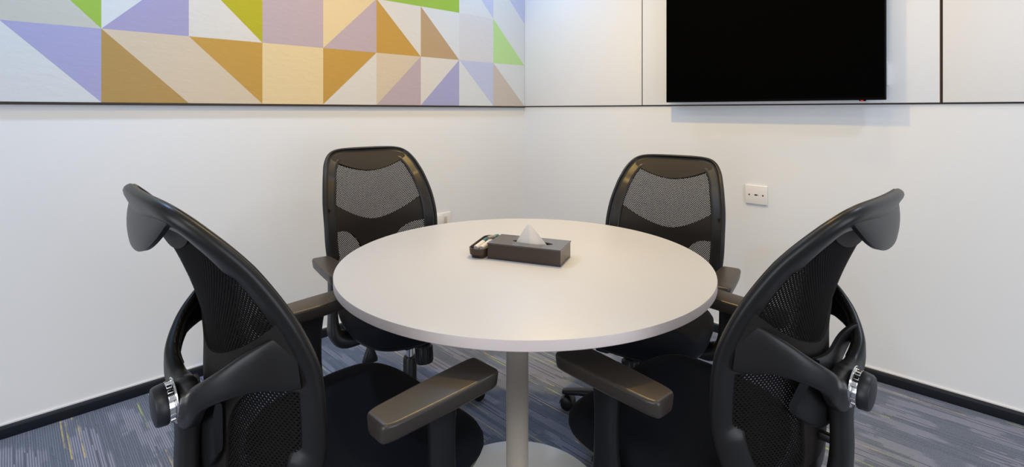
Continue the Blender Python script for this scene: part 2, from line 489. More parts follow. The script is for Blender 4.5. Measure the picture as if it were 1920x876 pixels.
bm = new(); box(bm, (seams[2] - 0.0052, 0.0045, (ZS + CEIL) / 2), (0.0016, 0.0045, (CEIL - ZS) / 2 - 0.004), WR)
o = link('trim_4', bm, M['gapbrown'], smooth=False); tag(o, kind='structure')

# ------------------------------------------------------------------ television
TO = 0.09
t0, t1 = sR(1249, TO), sR(1661, TO)
tv = thing('television', 'large wall-mounted flat television with a black switched-off screen', 'television')
tv.matrix_world = WR
zt0, zt1 = 1.2495, 1.90
bm = new(); box(bm, ((t0 + t1) / 2, TO - 0.0125, (zt0 + zt1) / 2), ((t1 - t0) / 2, 0.0125, (zt1 - zt0) / 2), bev=0.003)
link('casing', bm, M['tvframe'], tv)
bm = new(); box(bm, ((t0 + t1) / 2, TO + 0.0005, (zt0 + zt1) / 2 + 0.002), ((t1 - t0) / 2 - 0.006, 0.0008, (zt1 - zt0) / 2 - 0.009))
link('screen', bm, M['tv'], tv, smooth=False)
bm = new(); box(bm, ((t0 + t1) / 2, 0.050, 1.52), (0.30, 0.016, 0.16), bev=0.012)
link('rear_housing', bm, M['tvframe'], tv)
bm = new()
box(bm, ((t0 + t1) / 2, 0.0155, 1.52), (0.22, 0.0035, 0.11), bev=0.001)
for dx in (-0.16, 0.16): box(bm, ((t0 + t1) / 2 + dx, 0.026, 1.52), (0.015, 0.010, 0.14), bev=0.001)
link('wall_bracket', bm, M['steel'], tv)
sl = sR(1617, TO)
bm = new(); box(bm, (sl, TO - 0.008, zt0 - 0.002), (0.012, 0.006, 0.0028), bev=0.0015)
k = link('sensor_bump', bm, M['tvframe'], tv)
bm = new(); box(bm, (sl - 0.002, TO - 0.0025, zt0 - 0.0020), (0.005, 0.0015, 0.0014), bev=0.0006)
link('standby_light', bm, M['led'], k)

# ------------------------------------------------------------------ wall plates
def plate(name, label, W, s, z, off, hw, hh, th):
    t = thing(name, label, 'wall socket' if 'switch' not in name else 'switch')
    m = Matrix.Translation(W @ Vector((s, off, z)) - Vector((0, 0, 0))) @ W.to_3x3().to_4x4()
    t.matrix_world = m
    bm = new(); box(bm, (0, th / 2, 0), (hw, th / 2, hh), bev=min(0.003, th * 0.4), seg=3)
    link('face_plate', bm, M['switch'], t)
    return t
sa, sb = sR(1398), sR(1439.5)
t = plate('data_outlet', 'white square data outlet with a small dark port, right of the far right chair', WR, (sa + sb) / 2, 0.7690, 0.0, (sb - sa) / 2, 0.0485, 0.009)
bm = new(); box(bm, (0.0, 0.0092, 0), (0.0072, 0.0012, 0.0030), bev=0.0008); link('port', bm, M['dark'], t)
for dx in (-0.033, 0.033):
    bm = new(); lathe(bm, [(0, 0.0), (0.0042, 0.0), (0.0040, 0.0012), (0, 0.0016)], 20, mtx=Matrix.Translation((dx, 0.0088, -0.0005)) @ Matrix.Rotation(-PI / 2, 4, 'X'))
    link('screw', bm, M['brass'], t)
for dx in (-0.0145, 0.0145):
    bm = new(); lathe(bm, [(0, 0.0), (0.0016, 0.0), (0, 0.0012)], 12, mtx=Matrix.Translation((dx, 0.0088, 0)) @ Matrix.Rotation(-PI / 2, 4, 'X'))
    link('port_pin', bm, M['grey'], t)
s1 = sL(843.5, 0)
t = plate('wall_switch', 'white switched socket plate low on the left wall, just above the table edge', WL, s1 + 0.062, 0.506, 0.0, 0.062, 0.046, 0.009)
bm = new(); box(bm, (-0.020, 0.0110, -0.004), (0.0095, 0.0030, 0.026), bev=0.0015); link('rocker', bm, M['switchgrey'], t)
bm = new(); box(bm, (0.026, 0.0105, 0.0), (0.026, 0.0020, 0.035), bev=0.0012); link('socket_face', bm, M['switch'], t)
s2 = sR(1666, 0.03)
t = plate('power_outlet', 'white power outlet box peeking out behind the right edge of the television', WR, s2 - 0.043, 1.362, 0.0115, 0.043, 0.048, 0.022)
bm = new(); box(bm, (-0.010, 0.0225, 0.0), (0.022, 0.0015, 0.024), bev=0.001); link('socket_face', bm, M['switch'], t)

# ------------------------------------------------------------------ round table
TX, TY, TR_, TZ = 0.0355, 1.530, 0.553, 0.750
table = thing('round_table', 'round white meeting table on a single central pole', 'table', (TX, TY, 0))
bm = new()
lathe(bm, [(0, TZ), (TR_ - 0.0015, TZ), (TR_ - 0.0004, TZ - 0.0006)], 160)
link('tabletop', bm, M['table'], table)
bm = new()
lathe(bm, [(TR_ - 0.0004, TZ - 0.0006), (TR_, TZ - 0.002), (TR_, TZ - 0.0225), (TR_ - 0.002, TZ - 0.0245), (0, TZ - 0.0245)], 160)
link('edge_band', bm, M['edge'], table)
PX, PY = 0.0160 - TX, 1.50 - TY
bm = new(); lathe(bm, [(0.0, 0.018), (0.0335, 0.018), (0.0335, TZ - 0.026), (0, TZ - 0.026)], 48, (PX, PY, 0)); link('pole', bm, M['pole'], table)
bm = new(); box(bm, (PX + 0.03, PY + 0.02, TZ - 0.0275), (0.11, 0.11, 0.003), Matrix.Identity(4), bev=0.001); link('mounting_plate', bm, M['pole'], table)
bm = new(); lathe(bm, [(0, 0), (0.272, 0), (0.275, 0.003), (0.275, 0.008), (0.270, 0.011), (0.10, 0.018), (0.045, 0.022), (0.0345, 0.026), (0, 0.026)], 96, (PX, PY + 0.02, 0)); link('base_disc', bm, M['base'], table)
for a in (35, 145, 215, 325):
    bm = new(); lathe(bm, [(0, 0.0), (0.010, 0.0), (0.0095, 0.003), (0.005, 0.005), (0, 0.005)], 6, (PX + 0.12 * math.cos(math.radians(a)), PY + 0.02 + 0.12 * math.sin(math.radians(a)), 0.0165))
    link('bolt', bm, M['bolt'], table)

# ------------------------------------------------------------------ tissue box and marker caddy
BA = math.atan2(-0.083, 0.214)
tb = thing('tissue_box', 'dark brown leather tissue box with one white tissue on the table', 'tissue box', (0.0535, 1.529, TZ), BA)
hx, hy, hz = 0.1150, 0.057, 0.0485
def ring_rect(hx, hy, z, n=60):
    out = []
    for i in range(n):
        t = 2 * PI * i / n; c, s = math.cos(t), math.sin(t)
        k = 1 / max(abs(c) / hx, abs(s) / hy)
        out.append(Vector((c * k, s * k, z)))
    # snap nearest to corners
    for sx in (1, -1):
        for sy in (1, -1):
            q = Vector((sx * hx, sy * hy, z)); j = min(range(n), key=lambda j: (out[j] - q).length); out[j] = q
    return out
def ring_ell(a, b, z, n=60, src=None):
    return [Vector((a * math.cos(2*PI*i/n), b * math.sin(2*PI*i/n), z)) for i in range(n)]
bm = new()
loft(bm, [ring_rect(hx, hy, 0.0), ring_rect(hx, hy, hz - 0.004), ring_rect(hx - 0.004, hy - 0.004, hz - 0.004), ring_rect(hx - 0.004, hy - 0.004, 0.004)], caps=False)
bm.faces.new([bm.verts.new(p) for p in ring_rect(hx - 0.004, hy - 0.004, 0.004)])
bmesh.ops.remove_doubles(bm, verts=bm.verts, dist=1e-5)
link('body', bm, M['leather'], tb, angle=25)
bm = new()
ox = 0.012
def shift(r): return [p + Vector((ox, -0.004, 0)) for p in r]
loft(bm, [shift(ring_ell(0.064, 0.019, hz - 0.0035)), shift(ring_ell(0.064, 0.019, hz)), ring_rect(hx + 0.0012, hy + 0.0012, hz), ring_rect(hx + 0.0018, hy + 0.0018, hz - 0.001),
          ring_rect(hx + 0.0018, hy + 0.0018, hz - 0.0035), shift(ring_ell(0.064, 0.019, hz - 0.0035))], caps=False)
bmesh.ops.remove_doubles(bm, verts=bm.verts, dist=1e-5)
link('lid', bm, M['lid'], tb, angle=25)
# the folded tissue: a cone-like fold with soft creases
bm = new()
rings = []
rt = random.Random(3)
NR_ = 72
for j in range(15):
    t = j / 14
    sc = (1 - t) ** 0.93
    ring = []
    for i in range(NR_):
        a = 2 * PI * i / NR_
        # diamond section with creases
        c, s = math.cos(a), math.sin(a)
        k = 1 / (abs(c) + abs(s))
        cr = 1 + 0.05 * math.sin(5 * a + 0.7) * (1 - t) + 0.012 * math.sin(9 * a + 3 * t)
        ring.append(Vector((-0.002 + 0.009 * (1 - t) + c * k * 0.057 * sc * cr, s * k * 0.0180 * sc * cr - 0.003 + 0.004 * t, hz - 0.014 + 0.072 * t)))
    rings.append(ring)
loft(bm, rings)
link('tissue', bm, M['tissue'], tb, angle=70)

# marker caddy, left of the box
cd = thing('marker_caddy', 'small dark brown pen holder full of markers, left of the tissue box', 'pen holder', (-0.0862, 1.5800, TZ), BA + math.radians(90))
bm = new()
def rr(hx, hy, z, r, n=8, tilt=0.0, cx=0):
    out = []
    for q, (sx, sy) in enumerate(((1, 1), (-1, 1), (-1, -1), (1, -1))):
        for i in range(n):
            a = PI / 2 * q + PI / 2 * i / (n - 1)
            x = sx * (hx - r) + r * math.cos(a); y = sy * (hy - r) + r * math.sin(a)
            out.append(Vector((x + cx, y, z + tilt * x)))
    return out
loft(bm, [rr(0.058, 0.019, 0.003, 0.010), rr(0.061, 0.021, 0.0, 0.012), rr(0.064, 0.023, 0.010, 0.014), rr(0.0645, 0.0235, 0.0105, 0.014), rr(0.070, 0.0255, 0.013, 0.018, tilt=0.03), rr(0.071, 0.0285, 0.030, 0.022, tilt=0.07),
          rr(0.071, 0.0288, 0.0345, 0.022, tilt=0.07), rr(0.0680, 0.0255, 0.0345, 0.020, tilt=0.07), rr(0.061, 0.0205, 0.013, 0.014), rr(0.058, 0.017, 0.011, 0.012)])
link('tray', bm, M['caddy'], cd, angle=35)
def marker(x0, y0, rz, cap, label, L=0.092, zz=0.029, pitch=-0.04):
    base = cd.matrix_basis if False else (Matrix.Translation(cd.location) @ Matrix.Rotation(cd.rotation_euler.z, 4, 'Z'))
    p = base @ Vector((x0, y0, zz))
    t = thing('marker', label, 'marker pen', p, cd.rotation_euler.z + rz, 'markers lying in the pen holder')
    R = Matrix.Rotation(PI / 2 + pitch, 4, 'Y')
    bm = new(); r = 0.0085
    lathe(bm, [(0, -L / 2), (r * 0.75, -L / 2), (r, -L / 2 + 0.003), (r, L / 2 - 0.034), (0, L / 2 - 0.034)], 24, mtx=R); link('barrel', bm, M['marker'], t)
    bm = new(); lathe(bm, [(0, L / 2 - 0.034), (r * 1.06, L / 2 - 0.034), (r * 1.02, L / 2 - 0.003), (r * 0.7, L / 2), (0, L / 2)], 24, mtx=R); link('cap', bm, cap, t)
    return t
marker(-0.004, 0.0098, 0.03, M['teal'], 'white marker with a teal cap, the left one in the pen holder')
marker(-0.002, -0.0085, 0.02, M['marker'], 'all-white marker in the pen holder, the one nearest the tissue box', 0.090)
bpx = (Matrix.Translation(cd.location) @ Matrix.Rotation(cd.rotation_euler.z, 4, 'Z')) @ Vector((0.040, -0.012, 0.0415))
t = thing('marker', 'short grey-green marker lying on top at the far end of the pen holder', 'marker pen', bpx, cd.rotation_euler.z - 0.55, 'markers lying in the pen holder')
bm = new(); lathe(bm, [(0, -0.022), (0.0065, -0.022), (0.0070, -0.018), (0.0070, 0.006), (0, 0.006)], 20, mtx=Matrix.Rotation(PI / 2, 4, 'Y')); link('barrel', bm, M['grey'], t)
bm = new(); lathe(bm, [(0, 0.006), (0.0072, 0.006), (0.0068, 0.020), (0.004, 0.022), (0, 0.022)], 20, mtx=Matrix.Rotation(PI / 2, 4, 'Y')); link('cap', bm, M['teal'], t)

# ------------------------------------------------------------------ office chair
PROF = [(0.47, 0.236), (0.55, 0.233), (0.62, 0.233), (0.684, 0.237), (0.768, 0.247), (0.828, 0.269), (0.894, 0.303), (0.9636, 0.349), (1.016, 0.392), (1.055, 0.428)]
BOW = [(0.47, 0.080), (0.56, 0.095), (0.70, 0.092), (0.812, 0.074), (0.90, 0.056), (0.98, 0.036), (1.055, 0.018)]
OUT = [(0.490, 0.150), (0.508, 0.182), (0.54, 0.207), (0.61, 0.226), (0.69, 0.237), (0.77, 0.239), (0.85, 0.235), (0.92, 0.223), (0.975, 0.209), (1.012, 0.192), (1.034, 0.172), (1.047, 0.145)]
def WID(z): return max(0.10, interp(OUT, z))
def S(x, z, off=0.0):
    """point of the back surface; off > 0 is towards the rear"""
    w_ = max(WID(min(max(z, 0.63), 0.95)), 0.2)
    u = min(1.0, abs(x) / w_)
    return Vector((x, -(interp(PROF, z) + interp(BOW, z) * (1 - u * u)) - off, z))
def Sn(x, z):
    a = S(x + 0.004, z) - S(x - 0.004, z); b = S(x, z + 0.004) - S(x, z - 0.004)
    n = b.cross(a).normalized()
    return n if n.y < 0 else -n           # rearward normal
def outline(n=8):
    half = [(0.0, 0.484), (0.08, 0.484), (0.150, 0.490), (0.182, 0.508), (0.207, 0.54), (0.226, 0.61), (0.237, 0.69), (0.239, 0.77), (0.235, 0.85), (0.223, 0.92), (0.209, 0.975),
            (0.195, 1.008), (0.175, 1.033), (0.145, 1.047), (0.09, 1.0525), (0.0, 1.0540)]
    full = half + [(-x, z) for x, z in half[1:-1]][::-1]
    return catmull([(x, 0, z) for x, z in full], n, True)
def slab(bm, xs, lo, hi, nz, off, th):
    """solid curved patch following the back"""
    F_, B_ = [], []
    for x in xs:
        a, b = lo(x), hi(x); cf, cb = [], []
        for j in range(nz + 1):
            z = a + (b - a) * j / nz; p = S(x, z); n = Sn(x, z)
            cf.append(bm.verts.new(p + n * (off - th / 2))); cb.append(bm.verts.new(p + n * (off + th / 2)))
        F_.append(cf); B_.append(cb)
    nx = len(xs)
    for i in range(nx - 1):
        for j in range(nz):
            bm.faces.new((F_[i][j], F_[i+1][j], F_[i+1][j+1], F_[i][j+1]))
            bm.faces.new((B_[i][j], B_[i][j+1], B_[i+1][j+1], B_[i+1][j]))
        bm.faces.new((F_[i][0], B_[i][0], B_[i+1][0], F_[i+1][0])); bm.faces.new((F_[i][nz], F_[i+1][nz], B_[i+1][nz], B_[i][nz]))
    for i in (0, nx - 1):
        for j in range(nz): bm.faces.new((F_[i][j], F_[i][j+1], B_[i][j+1], B_[i][j]))
    return bm
def lin(a, b, n): return [a + (b - a) * i / (n - 1) for i in range(n)]
def topz(x):
    x = abs(x); t = [(0.0, 1.046), (0.09, 1.0445), (0.13, 1.041), (0.158, 1.033), (0.178, 1.020), (0.192, 1.001), (0.20, 0.983)]
    return interp(t, x)
def botz(x):
    return interp([(0.0, 0.488), (0.14, 0.491), (0.17, 0.502), (0.19, 0.52), (0.205, 0.545), (0.222, 0.61), (0.232, 0.69)], abs(x))

def lumbar(ch, half, flare):
    """pad behind the lower back, with wings that flare rearwards when let out"""
    bm = new(); rg = []
    for i in range(25):
        u = -1 + 2 * i / 24; x = half * u
        zt = 0.742 + 0.030 * abs(u) ** 2 * (1 if flare else 0); zb = 0.600 + 0.055 * abs(u) ** 2
        ring = []
        for a, b in sq(16, 0.0075, (zt - zb) / 2, 4.0):
            z = (zt + zb) / 2 + b
            ring.append(S(x, min(max(z, 0.50), 1.0), 0.018 + flare * abs(u) ** 3 * max(0, (z - 0.67) / 0.08) + a))
        rg.append(ring)
    loft(bm, rg)
    return link('lumbar_pad', bm, M['plastic'], ch, angle=60)

def build_chair(label):
    ch = thing('office_chair', label, 'office chair', group='black mesh office chairs round the white table')
    # --- seat
    bm = new(); rings = []
    def seat_ring(k, z, drop=1.0, n=64):
        out = []
        for a, b in sq(n, 0.252 * k, 0.218 * k, 3.8):
            y = b - 0.022; zz = z
            if y > 0.08: zz -= 0.026 * drop * ((y - 0.08) / 0.13) ** 2
            zz += 0.012 * (abs(a) / 0.245) ** 2 - 0.0
            narrow = 1 - 0.10 * max(0, -y / 0.235)
            out.append(Vector((a * narrow, y, zz)))
        return out
    for k, z in ((0.90, 0.428), (0.975, 0.434), (1.0, 0.452), (0.995, 0.470), (0.96, 0.484), (0.88, 0.491), (0.70, 0.492), (0.45, 0.488), (0.2, 0.486)):
        rings.append(seat_ring(k, z))
    loft(bm, rings); link('seat_cushion', bm, M['cloth'], ch, angle=60)
    bm = new()
    loft(bm, [seat_ring(0.55, 0.408, 0.6), seat_ring(0.80, 0.411, 0.7), seat_ring(0.95, 0.420, 0.9), seat_ring(0.965, 0.431, 1.0), seat_ring(0.8, 0.435, 1.0)])
    link('seat_pan', bm, M['plastic'], ch, angle=60)
    # --- back frame
    bm = new(); path2 = outline(6); path = []; ups = []
    for p in path2:
        path.append(S(p.x, p.z)); ups.append(Sn(p.x, p.z))
    # the side direction used by sweep(); find out which sign points inwards
    q = len(path) // 4
    t_ = (path[q + 1] - path[q - 1]).normalized(); sd = t_.cross(ups[q]).normalized()
    sg = 1 if sd.x * path[q].x < 0 else -1
    prof_ = [(-0.013, -0.005), (-0.012, -0.0095), (-0.0095, -0.012), (-0.0055, -0.0128), (-0.002, -0.0115), (0.000, -0.0075), (0.003, -0.0045), (0.012, -0.0042), (0.034, -0.0042), (0.045, -0.004),
             (0.0475, -0.0015), (0.047, 0.0025), (0.040, 0.0055), (0.026, 0.0078), (0.010, 0.0085), (-0.002, 0.0078), (-0.009, 0.0050), (-0.0125, 0.000)]
    sweep(bm, path, [(sg * a, b) for a, b in prof_], ups, closed=True)
    fr = link('back_frame', bm, M['plastic2'], ch, angle=60)
    bm = new()
    sweep(bm, path, [(sg * -0.0045 + a, b - 0.0125) for a, b in sq(10, 0.0030, 0.0030, 2.0)], ups, closed=True)
    link('rim_bead', bm, M['plastic2'], fr, angle=80)
    # --- crescent panel under the top rail
    bm = new()
    slab(bm, lin(-0.170, 0.170, 37), lambda x: min(topz(x) - 0.004, 0.966 + 0.052 * (abs(x) / 0.175) ** 1.8), topz, 6, 0.0, 0.010)
    link('top_panel', bm, M['backcloth'], ch, angle=50)
    # scooped rear lip hanging from the top rail
    bm = new()
    F_, B_ = [], []
    nx, nz = 33, 9
    for i in range(nx):
        u = -1 + 2 * i / (nx - 1); x = 0.152 * u
        zb = 1.030 - 0.060 * (1 - abs(u) ** 2.4)
        cf, cb = [], []
        for j in range(nz):
            t = j / (nz - 1)
            z = 1.040 + (zb - 1.040) * t
            top = S(x, 1.040)
            y = top.y - 0.002 - 0.009 * math.sin(t * PI * 0.75) * (1 - abs(u) ** 3)
            cf.append(bm.verts.new((x, y + 0.004, z))); cb.append(bm.verts.new((x, y - 0.004, z)))
        F_.append(cf); B_.append(cb)
    for i in range(nx - 1):
        for j in range(nz - 1):
            bm.faces.new((F_[i][j], F_[i+1][j], F_[i+1][j+1], F_[i][j+1])); bm.faces.new((B_[i][j], B_[i][j+1], B_[i+1][j+1], B_[i+1][j]))
        bm.faces.new((F_[i][0], B_[i][0], B_[i+1][0], F_[i+1][0])); bm.faces.new((F_[i][-1], F_[i+1][-1], B_[i+1][-1], B_[i][-1]))
    for i in (0, nx - 1):
        for j in range(nz - 1): bm.faces.new((F_[i][j], F_[i][j+1], B_[i][j+1], B_[i][j]))
    link('rear_lip', bm, M['plastic2'], ch, angle=50)
    # --- lumbar band, shaped like a wide Y with a central stem
    bm = new()
    btop = lambda x: 0.760 + 0.104 * (abs(x) / 0.22) ** 1.6
    bbot = lambda x: interp([(0.0, 0.490), (0.058, 0.490), (0.0625, 0.56), (0.070, 0.635), (0.085, 0.676), (0.110, 0.708), (0.14, 0.727), (0.18, 0.738), (0.235, 0.741)], abs(x))
    xs = sorted(set([round(v, 5) for v in lin(-0.230, 0.230, 47)] + [-0.0625, -0.058, 0.058, 0.0625, -0.082, 0.082, 0.070, -0.070]))
    slab(bm, xs, bbot, btop, 8, 0.0, 0.011)
    link('lumbar_band', bm, M['backcloth'], ch, angle=50)
    # --- mesh
    bm = new(); uvl = bm.loops.layers.uv.new('UVMap')
    zs = lin(0.494, 1.040, 45); nxm = 29
    for layer in (-0.0009, 0.0, 0.0009):         # the knit is about 1.5 mm thick
        rows_ = []; arc = 0; prev = None
        for z in zs:
            w_ = WID(z) - 0.004 if z < 1.03 else WID(z) - 0.01
            cen = S(0, z); arc += (cen - prev).length if prev else 0; prev = cen
            rows_.append([(bm.verts.new(S(x, z, layer)), x, arc) for x in lin(-w_, w_, nxm)])
        for A, B in zip(rows_, rows_[1:]):
            for i in range(nxm - 1):
                q = (A[i], A[i+1], B[i+1], B[i]); f = bm.faces.new([v[0] for v in q])
                for lp, v in zip(f.loops, q): lp[uvl].uv = (v[1] + 1, v[2] + 1)
    link('mesh_panel', bm, M['mesh'], ch, angle=180)
    # --- rear support: hub, stem and two broad curved arms
    half_ = [((0.000, -0.371, 0.682), 0.042, 0.020), ((0.030, -0.372, 0.686), 0.037, 0.019), ((0.065, -0.374, 0.701), 0.027, 0.015), ((0.105, -0.373, 0.731), 0.021, 0.012), ((0.150, -0.350, 0.760), 0.024, 0.010), ((0.182, -0.317, 0.780), 0.034, 0.009), ((0.206, -0.286, 0.789), 0.045, 0.007), ((0.228, -0.2640, 0.793), 0.044, 0.0035)]
    ctl = [((-c[0][0], c[0][1], c[0][2]), c[1], c[2]) for c in half_[:0:-1]] + half_
    pth = catmull([c[0] for c in ctl], 8)
    hh = catmull([(c[1], c[2], 0) for c in ctl], 8)
    def frame_at(q, i):
        t = (q[min(i+1, len(q)-1)] - q[max(i-1, 0)]).normalized()
        side = Vector((t.y, -t.x, 0)).normalized()
        upv = side.cross(t).normalized()
        if upv.z < 0: upv = -upv
        return side, upv
    bm = new(); rg = []
    for i, p in enumerate(pth):
        side, upv = frame_at(pth, i)
        rg.append([p + side * a + upv * b for a, b in sq(24, hh[i].y, hh[i].x, 3.0)])
    loft(bm, rg); arm = link('support_yoke', bm, M['plastic2'], ch, angle=70)
    mid = len(pth) // 2
    for lo_, hi_ in ((4, mid - 18), (mid + 18, len(pth) - 4)):
        for dz in (0.011, -0.013):                     # moulded ribs on the inner face
            bm = new(); ins = []
            for i in range(lo_, hi_):
                side, upv = frame_at(pth, i)
                if side.y < 0: side = -side
                ins.append(pth[i] + side * (hh[i].y - 0.001) + upv * dz * (hh[i].x / 0.03))
            sweep(bm, ins, sq(8, 0.0036, 0.0036, 2.0), Vector((0, 0, 1)))
            link('rib', bm, M['plastic2'], arm, angle=80)
    bm = new()
    ctl = [((0, -0.366, 0.680), 0.020, 0.010), ((0, -0.367, 0.674), 0.030, 0.016), ((0, -0.369, 0.665), 0.037, 0.020), ((0, -0.370, 0.62), 0.033, 0.017), ((0, -0.370, 0.55), 0.033, 0.018), ((0, -0.358, 0.48), 0.036, 0.021), ((0, -0.315, 0.425), 0.040, 0.020), ((0, -0.22, 0.400), 0.045, 0.016), ((0, -0.08, 0.396), 0.05, 0.014)]
    pth = catmull([c[0] for c in ctl], 6); hh = catmull([(c[1], c[2], 0) for c in ctl], 6)
    rg = []
    for i, p in enumerate(pth):
        t = (pth[min(i+1, len(pth)-1)] - pth[max(i-1, 0)]).normalized()
        s = Vector((1, 0, 0)); u_ = s.cross(t).normalized()
        rg.append([p + s * a + u_ * b for a, b in sq(20, hh[i].x, hh[i].y, 3.0)])
    loft(bm, rg); stem_ = link('back_stem', bm, M['plastic2'], ch, angle=60)
    bm = new(); lathe(bm, [(0, -0.340), (0.009, -0.340), (0.009, -0.278), (0, -0.278)], 16, mtx=Matrix.Translation((0, 0, 0.535)) @ Matrix.Rotation(-PI / 2, 4, 'X') )
    bm.clear(); box(bm, (0, -0.345, 0.570), (0.008, 0.025, 0.008), bev=0.003); link('stem_peg', bm, M['plastic'], stem_)
    # tension knob at the rear of the hub
    KR = Matrix.Translation((0, -0.3890, 0.690)) @ Matrix.Rotation(PI / 2 + 0.06, 4, 'X')
    bm = new(); lathe(bm, [(0, 0.000), (0.0385, 0.000), (0.0395, 0.001), (0.0385, 0.0025), (0.0335, 0.003), (0.0335, 0.014), (0, 0.014)], 48, mtx=KR)
    for i in range(20):
        a = 2 * PI * i / 20
        box(bm, (0.0337, 0, 0.0085), (0.0012, 0.0028, 0.0040), KR @ Matrix.Rotation(a, 4, 'Z'), bev=0.0005, seg=1)
    ringo = link('knob_ring', bm, M['chrome'], ch, angle=35); ringo['label'] = 'chrome ring of the tension knob'
    bm = new(); lathe(bm, [(0, 0.013), (0.0342, 0.013), (0.0350, 0.015), (0.0335, 0.028), (0.031, 0.0315), (0.026, 0.033), (0, 0.0335)], 48, mtx=KR)
    link('knob_cap', bm, M['knob'], ringo, angle=35)
    lumbar(ch, 0.072, 0.0)
    # --- armrests
    for sgn in (1, -1):
        bm = new()
        ctl = [((0.09, -0.02, 0.410), 0.046, 0.012), ((0.20, -0.02, 0.408), 0.046, 0.020), ((0.256, -0.02, 0.414), 0.044, 0.026), ((0.281, -0.02, 0.440), 0.038, 0.022), ((0.288, -0.02, 0.49), 0.030, 0.015), ((0.289, -0.02, 0.57), 0.028, 0.013), ((0.288, -0.02, 0.62), 0.031, 0.014), ((0.287, -0.02, 0.652), 0.036, 0.018)]
        pth = catmull([(c[0][0] * sgn, c[0][1], c[0][2]) for c in ctl], 6); hh = catmull([(c[1], c[2], 0) for c in ctl], 6)
        rg = []
        for i, p in enumerate(pth):
            t = (pth[min(i+1, len(pth)-1)] - pth[max(i-1, 0)]).normalized()
            s = Vector((0, 1, 0)); u_ = s.cross(t).normalized()
            rg.append([p + s * a + u_ * b for a, b in sq(20, hh[i].x, hh[i].y, 3.2)])
        loft(bm, rg); post = link('arm_post', bm, M['plastic'], ch, angle=60)
        bm = new(); rg = []
        TT = [0, 0.008, 0.02, 0.035, 0.055, 0.08, 0.11] + [0.11 + 0.80 * q / 12 for q in range(1, 13)] + [0.935, 0.955, 0.972, 0.985, 0.994, 1.0]
        for i, t in enumerate(TT):
            y = -0.163 + 0.258 * t
            e = 1.0
            if t < 0.11: e = math.sqrt(max(0.0, 1 - ((0.11 - t) / 0.11) ** 2)) * 0.32 + 0.68
            if t > 0.91: e = math.sqrt(max(0.0, 1 - ((t - 0.91) / 0.09) ** 2)) * 0.28 + 0.72
            hw = (0.034 + 0.009 * math.sin(min(1, t * 1.15) * PI / 2)) * e
            th_ = 0.0180 - 0.0045 * max(0, 1 - t / 0.02) ** 2 - 0.0045 * max(0, 1 - (1 - t) / 0.02) ** 2
            cz = 0.6665 - 0.003 * (1 - t)
            ring = []; rad = 0.0065
            for q_, (sx, sy) in enumerate(((1, 1), (-1, 1), (-1, -1), (1, -1))):
                r_ = rad if sy > 0 else 0.011
                for kk in range(6):
                    a_ = PI / 2 * q_ + PI / 2 * kk / 5
                    xx = sx * (hw - r_) + r_ * math.cos(a_); zz = sy * (th_ - r_) + r_ * math.sin(a_)
                    ring.append(Vector((sgn * 0.290 + xx * (1.0 if sy > 0 else 0.92), y, cz + zz)))
            rg.append(ring)
        loft(bm, rg); link('arm_pad', bm, M['pad'], post, angle=45)
    # --- mechanism, lift and levers
    bm = new(); box(bm, (0, 0.0, 0.386), (0.075, 0.115, 0.022), bev=0.010, seg=3); mech = link('tilt_mechanism', bm, M['plastic'], ch, angle=50)
    bm = new(); lathe(bm, [(0, 0.0), (0.030, 0.0), (0.033, 0.006), (0.030, 0.055), (0.024, 0.065), (0, 0.065)], 20, mtx=Matrix.Translation((0.0, 0.120, 0.308)) @ Matrix.Rotation(0.12, 4, 'X'))
    for i in range(20):
        a = 2 * PI * i / 20
        box(bm, (0.031, 0, 0.03), (0.0018, 0.0024, 0.024), Matrix.Translation((0.0, 0.120, 0.308)) @ Matrix.Rotation(0.12, 4, 'X') @ Matrix.Rotation(a, 4, 'Z'))
    link('tilt_knob', bm, M['plastic'], mech, angle=40)
    bm = new(); sweep(bm, catmull([(0.07, 0.00, 0.386), (0.12, 0.00, 0.392), (0.152, 0.0, 0.388), (0.160, 0.0, 0.365)], 6), sq(10, 0.0045, 0.0045, 2), Vector((0, 1, 0)))
    lv = link('height_lever', bm, M['steel'], mech, angle=80)
    bm = new(); loft(bm, [[Vector((0.160 + a, b, z)) for b, a in sq(16, hx_, hy_, 3)] for hx_, hy_, z in ((0.007, 0.008, 0.372), (0.009, 0.012, 0.362), (0.012, 0.022, 0.338), (0.013, 0.029, 0.316), (0.011, 0.028, 0.309))])
    link('lever_paddle', bm, M['plastic'], lv, angle=50)
    bm = new(); lathe(bm, [(0, 0.10), (0.0145, 0.10), (0.0145, 0.370), (0, 0.370)], 28); gl = link('gas_lift', bm, M['chrome'], ch); gl['label'] = 'bright steel gas lift rod'
    bm = new(); lathe(bm, [(0, 0.055), (0.026, 0.055), (0.026, 0.245), (0.023, 0.252), (0.016, 0.252)], 28); link('lift_sleeve', bm, M['plastic'], gl)
    # --- five-star base
    hub = bpy.data.objects.new('star_base', None); 
    bm = new(); lathe(bm, [(0, 0.062), (0.040, 0.062), (0.044, 0.070), (0.042, 0.110), (0.034, 0.122), (0, 0.122)], 36); hub = link('star_base', bm, M['plastic'], ch, angle=40)
    for i in range(5):
        a = 2 * PI * i / 5; Rz = Matrix.Rotation(a, 4, 'Z')
        bm = new(); rg = []
        for x, z, hw, hh_ in ((0.02, 0.092, 0.026, 0.022), (0.08, 0.095, 0.024, 0.020), (0.16, 0.090, 0.021, 0.016), (0.24, 0.080, 0.018, 0.012), (0.295, 0.070, 0.017, 0.010), (0.312, 0.067, 0.012, 0.008)):
            rg.append([Rz @ Vector((x, p, z + q)) for p, q in sq(16, hw, hh_, 3.2)])
        loft(bm, rg); link('base_leg', bm, M['plastic'], hub, angle=50)
        bm = new(); K = Rz @ Matrix.Translation((0.296, 0, 0))
